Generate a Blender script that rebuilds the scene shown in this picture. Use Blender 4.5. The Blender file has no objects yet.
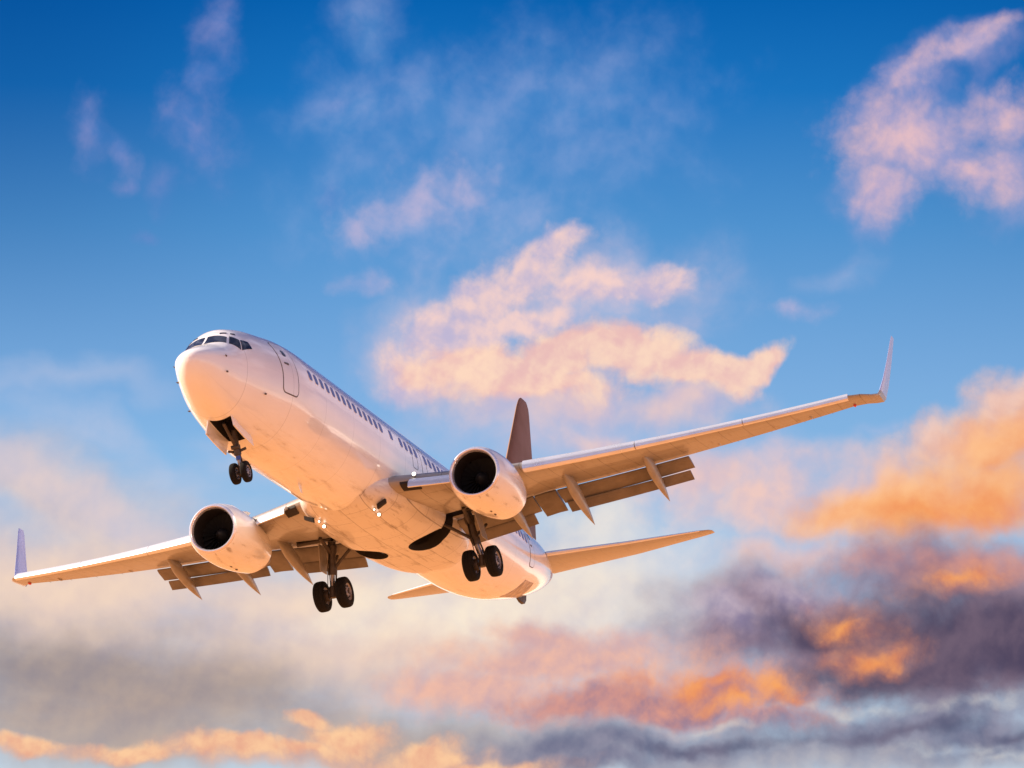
import bpy, bmesh, math, random
import numpy as np
from mathutils import Vector, Matrix
random.seed(4)
R = math.radians
scene = bpy.context.scene
C = scene.collection

# ------------------------------------------------------------------ camera
cam_d = bpy.data.cameras.new('camera'); cam = bpy.data.objects.new('camera', cam_d); C.objects.link(cam)
cam.location = (0, 0, 1.7)
cam.rotation_euler = (R(90 + 13.309), 0, 0)
cam_d.sensor_width = 36; cam_d.lens = 114.214
cam_d.clip_start = 0.5; cam_d.clip_end = 60000
scene.camera = cam

# ------------------------------------------------------------------ light
SUN = Vector((-0.831, 0.152, 0.536)).normalized()
SUN_EL = math.asin(SUN.z); SUN_AZ = math.atan2(SUN.x, SUN.y)
sd = bpy.data.lights.new('sun', 'SUN'); so = bpy.data.objects.new('sun', sd); C.objects.link(so)
sd.energy = 5.0; sd.angle = R(0.5); sd.color = (1.0, 0.82, 0.62)
so.rotation_euler = SUN.to_track_quat('Z', 'Y').to_euler(); so.location = (0, 0, 200)
scene.view_settings.view_transform = 'Standard'; scene.view_settings.look = 'None'
scene.view_settings.exposure = 1.1; scene.view_settings.gamma = 1.0
SKY_GAIN = 1.0 / 2 ** 1.1        # cloud colours below are written as they look; undo the exposure


class NT:
    """small node-tree writer"""
    def __init__(s, tree): s.t = tree; s.n = tree.nodes; s.l = tree.links
    def node(s, kind, **kw):
        x = s.n.new(kind)
        for k, v in kw.items(): setattr(x, k, v)
        return x
    def put(s, sock, v):
        if hasattr(v, 'is_linked') or isinstance(v, bpy.types.NodeSocket): s.l.new(v, sock)
        else: sock.default_value = v
    def m(s, op, a, b=None, c=None, clamp=False):
        x = s.node('ShaderNodeMath', operation=op, use_clamp=clamp)
        s.put(x.inputs[0], a)
        if b is not None: s.put(x.inputs[1], b)
        if c is not None: s.put(x.inputs[2], c)
        return x.outputs[0]
    def v(s, op, a, b=None, scale=None):
        x = s.node('ShaderNodeVectorMath', operation=op)
        s.put(x.inputs[0], a)
        if b is not None: s.put(x.inputs[1], b)
        if scale is not None: s.put(x.inputs['Scale'], scale)
        return x.outputs['Value'] if op in ('LENGTH', 'DOT_PRODUCT') else x.outputs[0]
    def comb(s, a, b, c=0.0):
        x = s.node('ShaderNodeCombineXYZ'); s.put(x.inputs[0], a); s.put(x.inputs[1], b); s.put(x.inputs[2], c); return x.outputs[0]
    def sep(s, a):
        x = s.node('ShaderNodeSeparateXYZ'); s.put(x.inputs[0], a); return x.outputs
    def noise(s, vec, scale, detail=6, rough=0.55, dist=0.0, dim='3D', w=None, color=False):
        x = s.node('ShaderNodeTexNoise', noise_dimensions=dim)
        s.put(x.inputs['Vector'], vec); x.inputs['Scale'].default_value = scale; x.inputs['Detail'].default_value = detail
        x.inputs['Roughness'].default_value = rough; x.inputs['Distortion'].default_value = dist
        if w is not None: x.inputs['W'].default_value = w
        return x.outputs['Color' if color else 'Fac']
    def smooth(s, x, a, b, lo=0.0, hi=1.0):
        n = s.node('ShaderNodeMapRange', interpolation_type='SMOOTHSTEP')
        s.put(n.inputs[0], x); n.inputs[1].default_value = a; n.inputs[2].default_value = b; n.inputs[3].default_value = lo; n.inputs[4].default_value = hi
        return n.outputs[0]
    def lin(s, x, a, b, lo=0.0, hi=1.0):
        n = s.node('ShaderNodeMapRange'); s.put(n.inputs[0], x); n.inputs[1].default_value = a; n.inputs[2].default_value = b; n.inputs[3].default_value = lo; n.inputs[4].default_value = hi
        return n.outputs[0]
    def mix(s, f, a, b, mode='MIX'):
        n = s.node('ShaderNodeMix', data_type='RGBA', blend_type=mode)
        s.put(n.inputs[0], f)
        for i, c in ((6, a), (7, b)):
            if isinstance(c, tuple) and len(c) == 3: c = (*c, 1)
            s.put(n.inputs[i], c)
        return n.outputs[2]
    def ramp(s, x, pts, interp='EASE'):
        n = s.node('ShaderNodeValToRGB'); n.color_ramp.interpolation = interp; s.put(n.inputs[0], x)
        e = n.color_ramp.elements
        while len(e) < len(pts): e.new(0.5)
        for q, (p, c) in zip(e, pts): q.position = p; q.color = (*c, 1)
        return n.outputs[0]


def srgb(r, g, b):
    f = lambda c: (c / 255 / 12.92) if c <= 10 else ((c / 255 + 0.055) / 1.055) ** 2.4
    return (f(r), f(g), f(b))


# ------------------------------------------------------------------ sky (world)
def build_sky():
    w = bpy.data.worlds.new('World'); scene.world = w; w.use_nodes = True
    T = NT(w.node_tree); T.n.clear()
    out = T.node('ShaderNodeOutputWorld'); 
    tc = T.node('ShaderNodeTexCoord').outputs['Generated']
    sky = T.node('ShaderNodeTexSky', sky_type='NISHITA'); sky.sun_disc = False
    sky.sun_elevation = SUN_EL; sky.sun_rotation = SUN_AZ % (2 * math.pi); sky.air_density = 1.0; sky.dust_density = 0.6; sky.ozone_density = 2.0
    x, y, z = T.sep(tc)
    az = T.m('MULTIPLY', T.m('ARCTAN2', x, y), 57.2958)          # degrees, 0 = north (+Y)
    el = T.m('MULTIPLY', T.m('ARCSINE', z), 57.2958)
    P = T.comb(az, el)                                           # sky position in degrees
    # clear air: the sky texture, its saturation deepened with height as in the photograph
    base = T.v('SCALE', sky.outputs[0], scale=0.10)
    lum = T.v('DOT_PRODUCT', base, (0.25, 0.5, 0.25))
    ratio = T.m('POWER', T.m('DIVIDE', lum, 0.34), 0.35)
    hue = T.ramp(T.lin(el, 4.0, 24.0), [(0.0, srgb(205, 212, 216)), (0.13, srgb(186, 208, 226)), (0.30, srgb(150, 196, 232)), (0.46, srgb(124, 174, 224)), (0.60, srgb(82, 150, 212)), (0.72, srgb(28, 120, 198)), (0.82, srgb(2, 98, 180)), (1.0, srgb(0, 62, 140))], 'LINEAR')
    col = T.mix(1.0, hue, T.comb(ratio, ratio, ratio), 'MULTIPLY')
    col = T.mix(T.smooth(el, 24, 60, 0, 0.6), col, base)
    # darker blue away to the west and the far east
    edge = T.m('ADD', T.smooth(az, -2.0, -10, 0, 0.42), T.smooth(az, 5, 12, 0, 0.14))
    edge = T.m('MULTIPLY', edge, T.smooth(el, 11, 19))
    col = T.mix(edge, col, srgb(0, 50, 125))

    # shared turbulence (2D, in degrees of sky)
    N = lambda vec, sc, det, ro: T.noise(vec, sc, det, ro, dim='2D')
    warp = lambda sc, det, amt, off: T.comb(T.m('MULTIPLY', T.m('SUBTRACT', N(P, sc, det, .5), .5), amt), T.m('MULTIPLY', T.m('SUBTRACT', N(T.v('ADD', P, off), sc, det, .5), .5), amt))
    Wf = T.v('ADD', warp(0.42, 2, 1.1, (37.1, 11.3, 0)), warp(1.6, 3, 0.30, (-21.7, 43.9, 0)))
    Pl = T.v('ADD', P, Wf)
    Pm0 = T.v('ADD', P, T.v('SCALE', Wf, scale=0.4))
    turn = lambda v_, a_: T.comb(T.v('DOT_PRODUCT', v_, (math.cos(a_), math.sin(a_), 0)), T.v('DOT_PRODUCT', v_, (-math.sin(a_), math.cos(a_), 0)))
    Pm = turn(Pm0, R(33)); Pq = turn(Pm0, R(-24))      # turned so that no noise lattice lies along the horizon
    n1 = N(Pm, 0.8, 8, 0.55)
    n2 = N(Pq, 1.7, 7, 0.57)
    # relief: the same noise a little towards the sun (up and to the west), soft detail only
    q1 = N(Pm, 0.8, 4, 0.5); q1s = N(T.v('ADD', Pm, (0.017, 0.394, 0)), 0.8, 4, 0.5)
    q2 = N(Pq, 2.2, 4, 0.5); q2s = N(T.v('ADD', Pq, (-0.156, 0.105, 0)), 2.2, 4, 0.5)
    relief = T.m('ADD', T.m('MULTIPLY', T.m('SUBTRACT', q1, q1s), 2.0), T.m('MULTIPLY', T.m('SUBTRACT', q2, q2s), 1.1))
    # rounded heads of cumulus
    vo = T.node('ShaderNodeTexVoronoi', voronoi_dimensions='2D', feature='F1', normalize=True); T.put(vo.inputs['Vector'], Pq)
    vo.inputs['Scale'].default_value = 1.7; vo.inputs['Detail'].default_value = 3.0; vo.inputs['Roughness'].default_value = 0.55; vo.inputs['Lacunarity'].default_value = 2.3
    puff = T.m('SUBTRACT', 0.92, vo.outputs['Distance'])
    vs = T.node('ShaderNodeTexVoronoi', voronoi_dimensions='2D', feature='F1', normalize=True); T.put(vs.inputs['Vector'], T.v('ADD', Pq, (-0.117, 0.090, 0)))
    vs.inputs['Scale'].default_value = 1.7; vs.inputs['Detail'].default_value = 2.0; vs.inputs['Roughness'].default_value = 0.55; vs.inputs['Lacunarity'].default_value = 2.3
    npf = T.m('ADD', T.m('MULTIPLY', n2, 0.55), T.m('MULTIPLY', puff, 0.55))
    relief_p = T.m('ADD', T.m('MULTIPLY', T.m('SUBTRACT', vs.outputs['Distance'], vo.outputs['Distance']), 0.9), T.m('MULTIPLY', relief, 0.7))
    ns = N(T.v('MULTIPLY', P, (0.42, 1.1, 1)), 0.9, 6, 0.52)

    def blobs(T, Pl, lst, token):
        """union of ellipses (az, el, half width, half height, tilt): 1 at the centres, 0 on the rims, negative outside"""
        best = None; turned = {}
        src = T.v('ADD', Pl, token)
        for (a, e, rx, ry, rot) in lst:
            rot = round(rot / 8) * 8
            if rot not in turned:
                c_, s_ = math.cos(R(rot)), math.sin(R(rot))
                turned[rot] = src if rot == 0 else T.comb(T.v('DOT_PRODUCT', src, (c_, s_, 0)), T.v('DOT_PRODUCT', src, (-s_, c_, 0)))
            c_, s_ = math.cos(R(rot)), math.sin(R(rot))
            ar, er = a * c_ + e * s_, -a * s_ + e * c_
            n = T.node('ShaderNodeVectorMath', operation='MULTIPLY_ADD'); T.put(n.inputs[0], turned[rot])
            n.inputs[1].default_value = (1 / rx, 1 / ry, 0); n.inputs[2].default_value = (-ar / rx, -er / ry, 0)
            d = T.v('LENGTH', n.outputs[0])
            best = d if best is None else T.m('SMOOTH_MIN', best, d, 0.25)
        return T.m('SUBTRACT', 1.0, best)

    def px(u, v, ru, rv, rot=0):       # design table written in 1/57 degree steps round azimuth 0, elevation 13.3
        return ((u - 512) / 56.3, 13.31 - (v - 384) / 56.9, ru / 56.6, rv / 56.9, rot)

    clear = col
    far = T.noise(T.v('MULTIPLY', tc, (1, 1, 2.6)), 3.0, 5, 0.58)
    away = T.m('MAXIMUM', T.smooth(T.m('ABSOLUTE', az), 11, 20), T.smooth(el, 22, 32))
    fa = T.m('MULTIPLY', T.smooth(far, 0.42, 0.60, 0, 0.85), away)
    fcol = T.v('SCALE', T.mix(T.smooth(el, 0, 40), srgb(242, 206, 204), srgb(204, 206, 240)), scale=1.35)
    low = T.smooth(el, 5.0, 1.0, 0, 0.9)
    hor = tuple(c * 2.4 for c in srgb(252, 220, 198))

    VALS = {'clear': clear, 'Pl': Pl, 'n1': n1, 'n2': n2, 'ns': ns, 'np': npf, 'relief': relief, 'relief_p': relief_p, 'fa': fa, 'fcol': fcol, 'low': low}
    SOCK = [(k, 'NodeSocketVector' if k == 'Pl' else ('NodeSocketColor' if k in ('clear', 'fcol') else 'NodeSocketFloat')) for k in VALS]

    def band(layers):
        """background shader of one band of the sky, holding only the cloud layers that reach into it"""
        g = bpy.data.node_groups.new('cloud_band', 'ShaderNodeTree')      # one small tree per band: quick to build
        for nm, kind in SOCK: g.interface.new_socket(nm, in_out='INPUT', socket_type=kind)
        g.interface.new_socket('Shader', in_out='OUTPUT', socket_type='NodeSocketShader')
        G = NT(g); gi = G.node('NodeGroupInput').outputs; go = G.node('NodeGroupOutput')
        col = gi['clear']
        for (lst, warp, amp, lo, hi, amax, cl, cs, relk, nz) in layers:
            token = G.v('MULTIPLY', col, (1e-7, 1e-7, 0))      # makes the layers evaluate one after another (keeps the shader's stack small)
            b = blobs(G, gi['Pl'], [px(*q) for q in lst], token)
            d = G.m('ADD', b, G.m('MULTIPLY', G.m('SUBTRACT', gi[nz], 0.5), amp))
            f = G.smooth(gi['relief_p'] if nz == 'np' else gi['relief'], -0.62 / relk, 0.62 / relk)
            col = G.mix(G.smooth(d, lo, hi, 0, amax), col, G.mix(f, srgb(*cs), srgb(*cl)))
        # the rest of the sky, out of the photograph: scattered cloud, brightened to fill the shaded side; bright horizon strip added for reflections
        col = G.mix(gi['fa'], col, gi['fcol']); col = G.mix(gi['low'], col, hor)
        x = G.node('ShaderNodeBackground'); G.put(x.inputs[0], G.v('SCALE', col, scale=SKY_GAIN)); x.inputs[1].default_value = 1.0
        g.links.new(x.outputs[0], go.inputs[0])
        gn = T.node('ShaderNodeGroup'); gn.node_tree = g
        for nm, kind in SOCK: T.l.new(VALS[nm], gn.inputs[nm])
        return gn.outputs[0]

    def reach(layer, e0, e1):
        lst, amp, lo = layer[0], layer[2], layer[3]
        for q in lst:
            a_, e_, rx, ry, rot = px(*q); k = 1.05 + 0.35 * amp - lo
            h = k * math.hypot(ry * math.cos(R(rot)), rx * math.sin(R(rot))) + 0.55
            if e_ + h > e0 and e_ - h < e1: return True
        return False

    cuts = [8.6, 10.4, 12.4, 14.6, 17.2]
    edges = [-91.0] + cuts + [91.0]
    sh = None
    for e0, e1 in zip(edges, edges[1:]):
        b_ = band([l for l in CLOUDS if reach(l, e0, e1)])
        if sh is None: sh = b_
        else:
            mx = T.node('ShaderNodeMixShader'); T.put(mx.inputs[0], T.m('GREATER_THAN', el, e0)); T.l.new(sh, mx.inputs[1]); T.l.new(b_, mx.inputs[2]); sh = mx.outputs[0]
    outside = T.m('MAXIMUM', T.m('GREATER_THAN', T.m('ABSOLUTE', az), 26.0), T.m('MAXIMUM', T.m('GREATER_THAN', el, 32.0), T.m('LESS_THAN', el, 0.5)))
    mx = T.node('ShaderNodeMixShader'); T.put(mx.inputs[0], outside); T.l.new(sh, mx.inputs[1]); T.l.new(band([]), mx.inputs[2])
    T.l.new(mx.outputs[0], out.inputs[0])
    w.cycles.sampling_method = 'NONE'      # smooth sky: bounced rays find it well enough


# (ellipses), warp, noise amount, rim lo, rim hi, max opacity, lit colour, shaded colour, relief gain, noise
CLOUDS = [
    # cream haze low in the west and its grey underside
    ([(60, 600, 300, 130, 0), (300, 640, 330, 100, 4), (560, 610, 240, 100, 0), (40, 500, 190, 60, -22)], 'light', 0.5, -0.25, 0.8, 0.97, (226, 206, 200), (200, 190, 200), 0.6, 'ns'),
    ([(0, 470, 140, 34, -25), (110, 520, 130, 26, -28)], 'light', 0.6, -0.2, 0.9, 0.6, (222, 204, 208), (206, 200, 214), 0.6, 'ns'),
    ([(90, 440, 150, 22, -24), (60, 390, 120, 20, -10), (250, 470, 90, 18, -20)], 'light', 0.9, -0.3, 1.1, 0.38, (205, 205, 225), (180, 195, 225), 0.8, 'ns'),
    ([(40, 670, 250, 70, 0), (210, 690, 200, 54, 0)], 'light', 0.7, -0.3, 0.85, 0.9, (172, 154, 144), (146, 134, 138), 0.6, 'ns'),
    ([(60, 590, 200, 50, 0), (400, 640, 230, 60, 6), (330, 590, 160, 50, 0)], 'light', 0.7, -0.15, 1.0, 0.85, (250, 220, 194), (236, 208, 192), 0.6, 'ns'),
    ([(600, 575, 100, 80, 0), (600, 525, 80, 40, 0), (650, 610, 90, 40, 0), (460, 605, 180, 50, 0)], 'light', 1.1, -0.25, 1.0, 0.9, (254, 238, 214), (238, 224, 214), 0.7, 'n1'),
    ([(690, 560, 60, 60, 0), (700, 610, 50, 30, 0)], 'light', 0.9, -0.2, 0.9, 0.55, (226, 226, 228), (206, 214, 226), 0.7, 'n1'),
    ([(100, 735, 300, 60, 0), (400, 740, 200, 44, 0)], 'light', 0.6, -0.3, 0.8, 0.9, (190, 168, 154), (164, 150, 150), 0.6, 'ns'),
    ([(640, 540, 130, 60, 0), (700, 500, 110, 40, 0), (680, 620, 120, 60, 0)], 'light', 0.8, -0.35, 1.0, 0.5, (216, 222, 232), (190, 208, 230), 0.6, 'n1'),
    # thin high wisps
    ([(208, 50, 20, 52, 8), (188, 140, 30, 46, 28), (75, 140, 20, 34, 10), (108, 155, 16, 32, 35), (200, 95, 16, 24, 0)], 'light', 1.5, -0.5, 1.3, 0.55, (156, 156, 208), (90, 132, 202), 0.9, 'n2'),
    ([(118, 188, 22, 10, 0), (155, 185, 18, 24, 0), (136, 231, 16, 9, 0), (330, 205, 20, 20, 0), (320, 100, 20, 16, 0)], 'light', 1.0, -0.3, 1.3, 0.4, (150, 150, 205), (90, 130, 200), 0.9, 'n2'),
    ([(362, 30, 36, 64, 0), (350, 110, 60, 60, 0), (440, 125, 130, 70, -10), (570, 110, 130, 80, 0), (470, 190, 150, 80, 10)], 'light', 1.8, -0.6, 1.5, 0.55, (158, 178, 224), (110, 158, 215), 0.9, 'n1'),
    ([(398, 210, 70, 26, 24), (440, 180, 50, 22, 10), (352, 290, 32, 14, 0), (355, 238, 22, 20, 0), (805, 325, 30, 12, 0)], 'light', 1.7, -0.45, 1.3, 0.62, (212, 190, 214), (150, 168, 215), 0.9, 'n2'),
    ([(850, 280, 50, 20, 20), (880, 440, 36, 10, 0), (640, 300, 120, 70, 0), (500, 230, 90, 40, 20)], 'light', 1.2, -0.3, 1.3, 0.32, (205, 195, 220), (160, 185, 225), 0.9, 'n1'),
    # pink cloud high in the east
    ([(985, 60, 75, 26, 10), (920, 100, 60, 36, 30), (945, 150, 95, 70, 0), (890, 205, 50, 44, 0), (1020, 180, 60, 60, -20)], 'light', 1.3, -0.3, 1.2, 0.7, (186, 172, 210), (120, 148, 208), 0.9, 'n1'),
    ([(990, 54, 56, 14, 14), (925, 82, 42, 18, 30), (885, 150, 42, 40, 0), (925, 155, 72, 42, -12), (990, 185, 60, 32, -20), (895, 200, 36, 32, 0), (1015, 130, 40, 30, 0)], 'light', 1.5, -0.3, 1.3, 0.85, (242, 196, 194), (180, 168, 206), 0.9, 'np'),
    # soft mauve under and left of the middle cloud
    ([(570, 430, 210, 60, 0), (430, 350, 80, 70, 0), (600, 300, 120, 60, 0), (760, 470, 130, 40, 0)], 'light', 1.0, -0.3, 1.1, 0.6, (222, 200, 212), (190, 195, 222), 0.9, 'n1'),
    ([(560, 400, 140, 36, 0), (680, 405, 90, 26, 0), (440, 385, 70, 34, 0), (600, 440, 60, 24, 0)], 'light', 0.9, -0.2, 1.0, 0.75, (246, 206, 192), (214, 188, 204), 0.9, 'n1'),
    # the peach cumulus in the middle
    ([(566, 240, 32, 22, 10), (535, 272, 50, 30, 30), (490, 292, 60, 34, 30), (455, 335, 64, 40, 24), (600, 288, 60, 24, 0), (656, 280, 38, 22, 0), (530, 318, 60, 20, 0), (415, 372, 36, 30, 24)], 'light', 1.15, -0.15, 0.75, 0.9, (250, 212, 202), (196, 184, 212), 1.3, 'np'),
    ([(480, 366, 84, 26, 0), (560, 362, 84, 32, 8), (640, 350, 52, 26, 0), (700, 374, 66, 22, -16), (756, 374, 40, 14, 16), (540, 386, 100, 18, 0)], 'light', 1.0, -0.1, 0.55, 0.95, (255, 218, 192), (238, 190, 184), 1.3, 'np'),
    # eastern bank: pale pink shoulder, orange crown
    ([(770, 500, 130, 44, 0), (860, 510, 130, 60, 0), (710, 475, 70, 26, 0), (820, 555, 140, 30, 0)], 'light', 1.1, -0.3, 1.0, 0.85, (250, 204, 186), (218, 190, 198), 0.8, 'n1'),
    ([(960, 446, 80, 26, 18), (1015, 405, 46, 24, 0), (1010, 425, 40, 30, 0)], 'light', 1.2, -0.2, 1.0, 0.9, (252, 208, 186), (232, 180, 164), 0.8, 'np'),
    ([(985, 495, 145, 62, 14), (1015, 450, 75, 44, 10), (905, 512, 90, 38, 10), (850, 515, 70, 26, 0)], 'light', 0.75, -0.15, 0.8, 0.95, (255, 194, 140), (246, 164, 108), 0.6, 'n1'),
    ([(1000, 515, 100, 30, 5), (930, 520, 60, 20, 0)], 'light', 0.7, -0.3, 0.9, 0.7, (252, 170, 92), (240, 140, 80), 0.8, 'n1'),
    # its violet-grey base
    ([(960, 590, 190, 52, 0), (800, 620, 150, 46, -6), (1000, 650, 190, 90, 0), (860, 655, 190, 60, 0), (740, 645, 100, 42, -10)], 'light', 0.9, -0.35, 0.75, 0.97, (160, 134, 150), (122, 106, 130), 0.8, 'n1'),
    ([(1000, 565, 120, 24, 6), (890, 570, 80, 22, 0)], 'light', 1.0, -0.3, 1.0, 0.7, (226, 152, 130), (176, 130, 140), 0.8, 'n1'),
    ([(1010, 650, 170, 64, 5), (900, 680, 150, 36, 8), (940, 640, 130, 50, 6), (830, 640, 90, 30, 0)], 'light', 1.0, -0.3, 0.9, 0.88, (104, 88, 108), (70, 62, 88), 0.8, 'n1'),
    ([(790, 600, 60, 24, -10), (720, 620, 60, 26, -20)], 'light', 1.0, -0.3, 1.0, 0.6, (206, 190, 206), (150, 140, 176), 1.0, 'n2'),
    # pink, then orange, low cloud in the middle
    ([(560, 660, 150, 30, -4), (480, 690, 100, 28, 0), (640, 700, 140, 40, 0), (540, 640, 70, 18, -15)], 'light', 0.85, -0.2, 0.8, 0.88, (246, 186, 160), (208, 166, 168), 1.0, 'np'),
    ([(680, 708, 170, 26, 0), (580, 706, 90, 18, 0), (760, 725, 90, 14, 0)], 'light', 0.9, -0.2, 0.8, 0.85, (214, 146, 134), (142, 116, 142), 1.1, 'np'),
    ([(775, 698, 80, 24, -16), (700, 690, 70, 20, 0), (640, 682, 70, 12, 0), (850, 632, 44, 20, -20), (870, 664, 50, 16, 10), (965, 588, 60, 16, 12)], 'light', 1.9, -0.3, 1.4, 0.6, (250, 166, 110), (216, 132, 108), 0.9, 'np'),
    ([(778, 698, 46, 13, -16), (700, 688, 34, 9, 0), (853, 634, 24, 10, -20), (876, 666, 30, 8, 10), (965, 586, 36, 8, 12), (735, 708, 44, 9, 0)], 'light', 2.0, -0.1, 1.4, 0.8, (255, 174, 98), (240, 140, 82), 0.9, 'np'),
    # slate strips and pale gaps at the foot
    ([(800, 765, 300, 34, 0), (560, 755, 160, 30, 0)], 'light', 0.8, -0.3, 0.8, 0.85, (186, 178, 182), (150, 150, 170), 0.8, 'n1'),
    ([(640, 748, 220, 24, 2), (880, 735, 190, 26, 6), (980, 745, 130, 30, 4), (590, 762, 120, 14, 0)], 'light', 1.0, -0.3, 0.9, 0.9, (140, 138, 160), (98, 102, 132), 0.9, 'n1'),
    ([(985, 706, 60, 12, 5), (860, 716, 70, 8, 2), (940, 756, 70, 9, 4), (700, 730, 90, 8, 0), (1000, 764, 60, 8, 0)], 'light', 1.5, -0.2, 1.2, 0.7, (222, 218, 210), (166, 178, 200), 0.9, 'n2'),
    ([(900, 738, 110, 9, 6), (700, 750, 80, 8, 0), (1010, 745, 40, 8, 0)], 'light', 1.4, -0.2, 1.1, 0.75, (108, 102, 126), (84, 88, 116), 0.9, 'n2'),
    # orange puffs along the foot, west
    ([(340, 740, 60, 26, 5), (240, 757, 90, 18, 0), (130, 762, 90, 12, 0), (430, 755, 75, 20, 0), (330, 757, 110, 16, 0), (30, 764, 60, 10, 0), (480, 765, 90, 14, 0)], 'light', 1.0, -0.2, 0.8, 0.75, (240, 184, 150), (200, 164, 158), 1.0, 'np'),
    ([(345, 734, 46, 18, 5), (312, 720, 26, 10, 0), (240, 752, 56, 13, 0), (150, 758, 54, 12, 0), (430, 748, 50, 16, 0), (25, 760, 40, 12, 0), (300, 750, 40, 10, 0), (500, 762, 46, 9, 0)], 'light', 1.4, -0.15, 0.75, 0.92, (255, 206, 160), (236, 172, 142), 1.3, 'np'),
]
build_sky()


# ------------------------------------------------------------------ materials
def mat(name, col, rough=0.4, metal=0.0, coat=0.0, emit=None, spec=None, noise=0.0, nscale=2.0, noise_to=None):
    m = bpy.data.materials.new(name); m.use_nodes = True
    T = NT(m.node_tree); b = m.node_tree.nodes['Principled BSDF']
    b.inputs['Base Color'].default_value = (*col, 1); b.inputs['Roughness'].default_value = rough; b.inputs['Metallic'].default_value = metal
    b.inputs['Coat Weight'].default_value = coat; b.inputs['Coat Roughness'].default_value = 0.06
    if spec is not None: b.inputs['Specular IOR Level'].default_value = spec
    if emit: b.inputs['Emission Color'].default_value = (*emit[0], 1); b.inputs['Emission Strength'].default_value = emit[1]
    if noise:
        o = T.node('ShaderNodeTexCoord').outputs['Object']
        n = T.smooth(T.noise(o, nscale, 7, 0.6), 0.35, 0.7, 0, noise)
        T.put(b.inputs['Base Color'], T.mix(n, col, noise_to or tuple(c * 0.45 for c in col)))
        T.put(b.inputs['Roughness'], T.m('ADD', rough, T.m('MULTIPLY', n, 0.25)))
    return m


def paint(name, col, rough, coat, grime, seams=True, panels=None, belly=-1.3, grime_col=(0.16, 0.10, 0.055), seam_step=2.54, axis=0):
    """aircraft paint: faint mottling, oily streaks running aft on the underside, panel seams, rivet-level waviness"""
    m = bpy.data.materials.new(name); m.use_nodes = True
    T = NT(m.node_tree); b = m.node_tree.nodes['Principled BSDF']
    o = T.node('ShaderNodeTexCoord').outputs['Object']; x, y, z = T.sep(o)
    n = T.noise(o, 0.7, 6, 0.6)
    base = T.mix(T.smooth(n, 0.35, 0.75, 0, 0.22), col, tuple(c * 0.78 for c in col))
    st = T.noise(T.v('MULTIPLY', o, (0.5, 3.2, 3.2)), 1.3, 8, 0.65)
    bl = T.noise(T.v('MULTIPLY', o, (0.8, 3.0, 3.0)), 2.2, 7, 0.72)
    under = T.smooth(z, belly + 0.5, belly - 0.5)
    g = T.m('MULTIPLY', T.m('ADD', T.smooth(st, 0.52, 0.72, 0, 0.75), T.smooth(bl, 0.60, 0.72, 0, 0.9), clamp=True), under)
    g = T.m('MULTIPLY', g, grime, clamp=True)
    c = T.mix(g, base, grime_col)
    if seams:
        co = (x, y, z)[axis]
        s = T.m('ABSOLUTE', T.m('SUBTRACT', T.m('FRACT', T.m('DIVIDE', co, seam_step)), 0.5))
        line = T.smooth(s, 0.4945, 0.4985, 0, 0.5)
        ang = T.m('ARCTAN2', y, z)
        s2 = T.m('ABSOLUTE', T.m('SUBTRACT', T.m('FRACT', T.m('MULTIPLY', ang, 1.9)), 0.5))
        line2 = T.smooth(s2, 0.4945, 0.4985, 0, 0.25) if axis == 0 else T.smooth(T.m('ABSOLUTE', T.m('SUBTRACT', T.m('FRACT', T.m('MULTIPLY', T.m('SUBTRACT', x, T.m('MULTIPLY', T.m('ABSOLUTE', y), 0.42)), 0.8)), 0.5)), 0.489, 0.497, 0, 0.35)
        c = T.mix(T.m('MAXIMUM', line, line2), c, tuple(q * 0.35 for q in col))
    if panels:                      # lap joints of the skin panels
        bk = T.node('ShaderNodeTexBrick'); T.put(bk.inputs['Vector'], T.comb(T.m('SUBTRACT', x, T.m('MULTIPLY', T.m('ABSOLUTE', y), panels[2])), y))
        bk.inputs['Scale'].default_value = 1.0; bk.inputs['Brick Width'].default_value = panels[0]; bk.inputs['Row Height'].default_value = panels[1]
        bk.inputs['Mortar Size'].default_value = 0.014; bk.inputs['Mortar Smooth'].default_value = 0.3
        bk.inputs['Color1'].default_value = (0.93, 0.93, 0.93, 1); bk.inputs['Color2'].default_value = (1, 1, 1, 1); bk.inputs['Mortar'].default_value = (0.45, 0.43, 0.42, 1)
        c = T.mix(1.0, c, bk.outputs['Color'], 'MULTIPLY')
    T.put(b.inputs['Base Color'], c)
    T.put(b.inputs['Roughness'], T.m('ADD', rough, T.m('MULTIPLY', g, 0.4)))
    b.inputs['Coat Weight'].default_value = coat; b.inputs['Coat Roughness'].default_value = 0.05
    bp = T.node('ShaderNodeBump'); bp.inputs['Strength'].default_value = 0.12; bp.inputs['Distance'].default_value = 0.05
    T.put(bp.inputs['Height'], T.noise(o, 1.1, 3, 0.5)); T.put(b.inputs['Normal'], bp.outputs[0])
    return m


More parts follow.
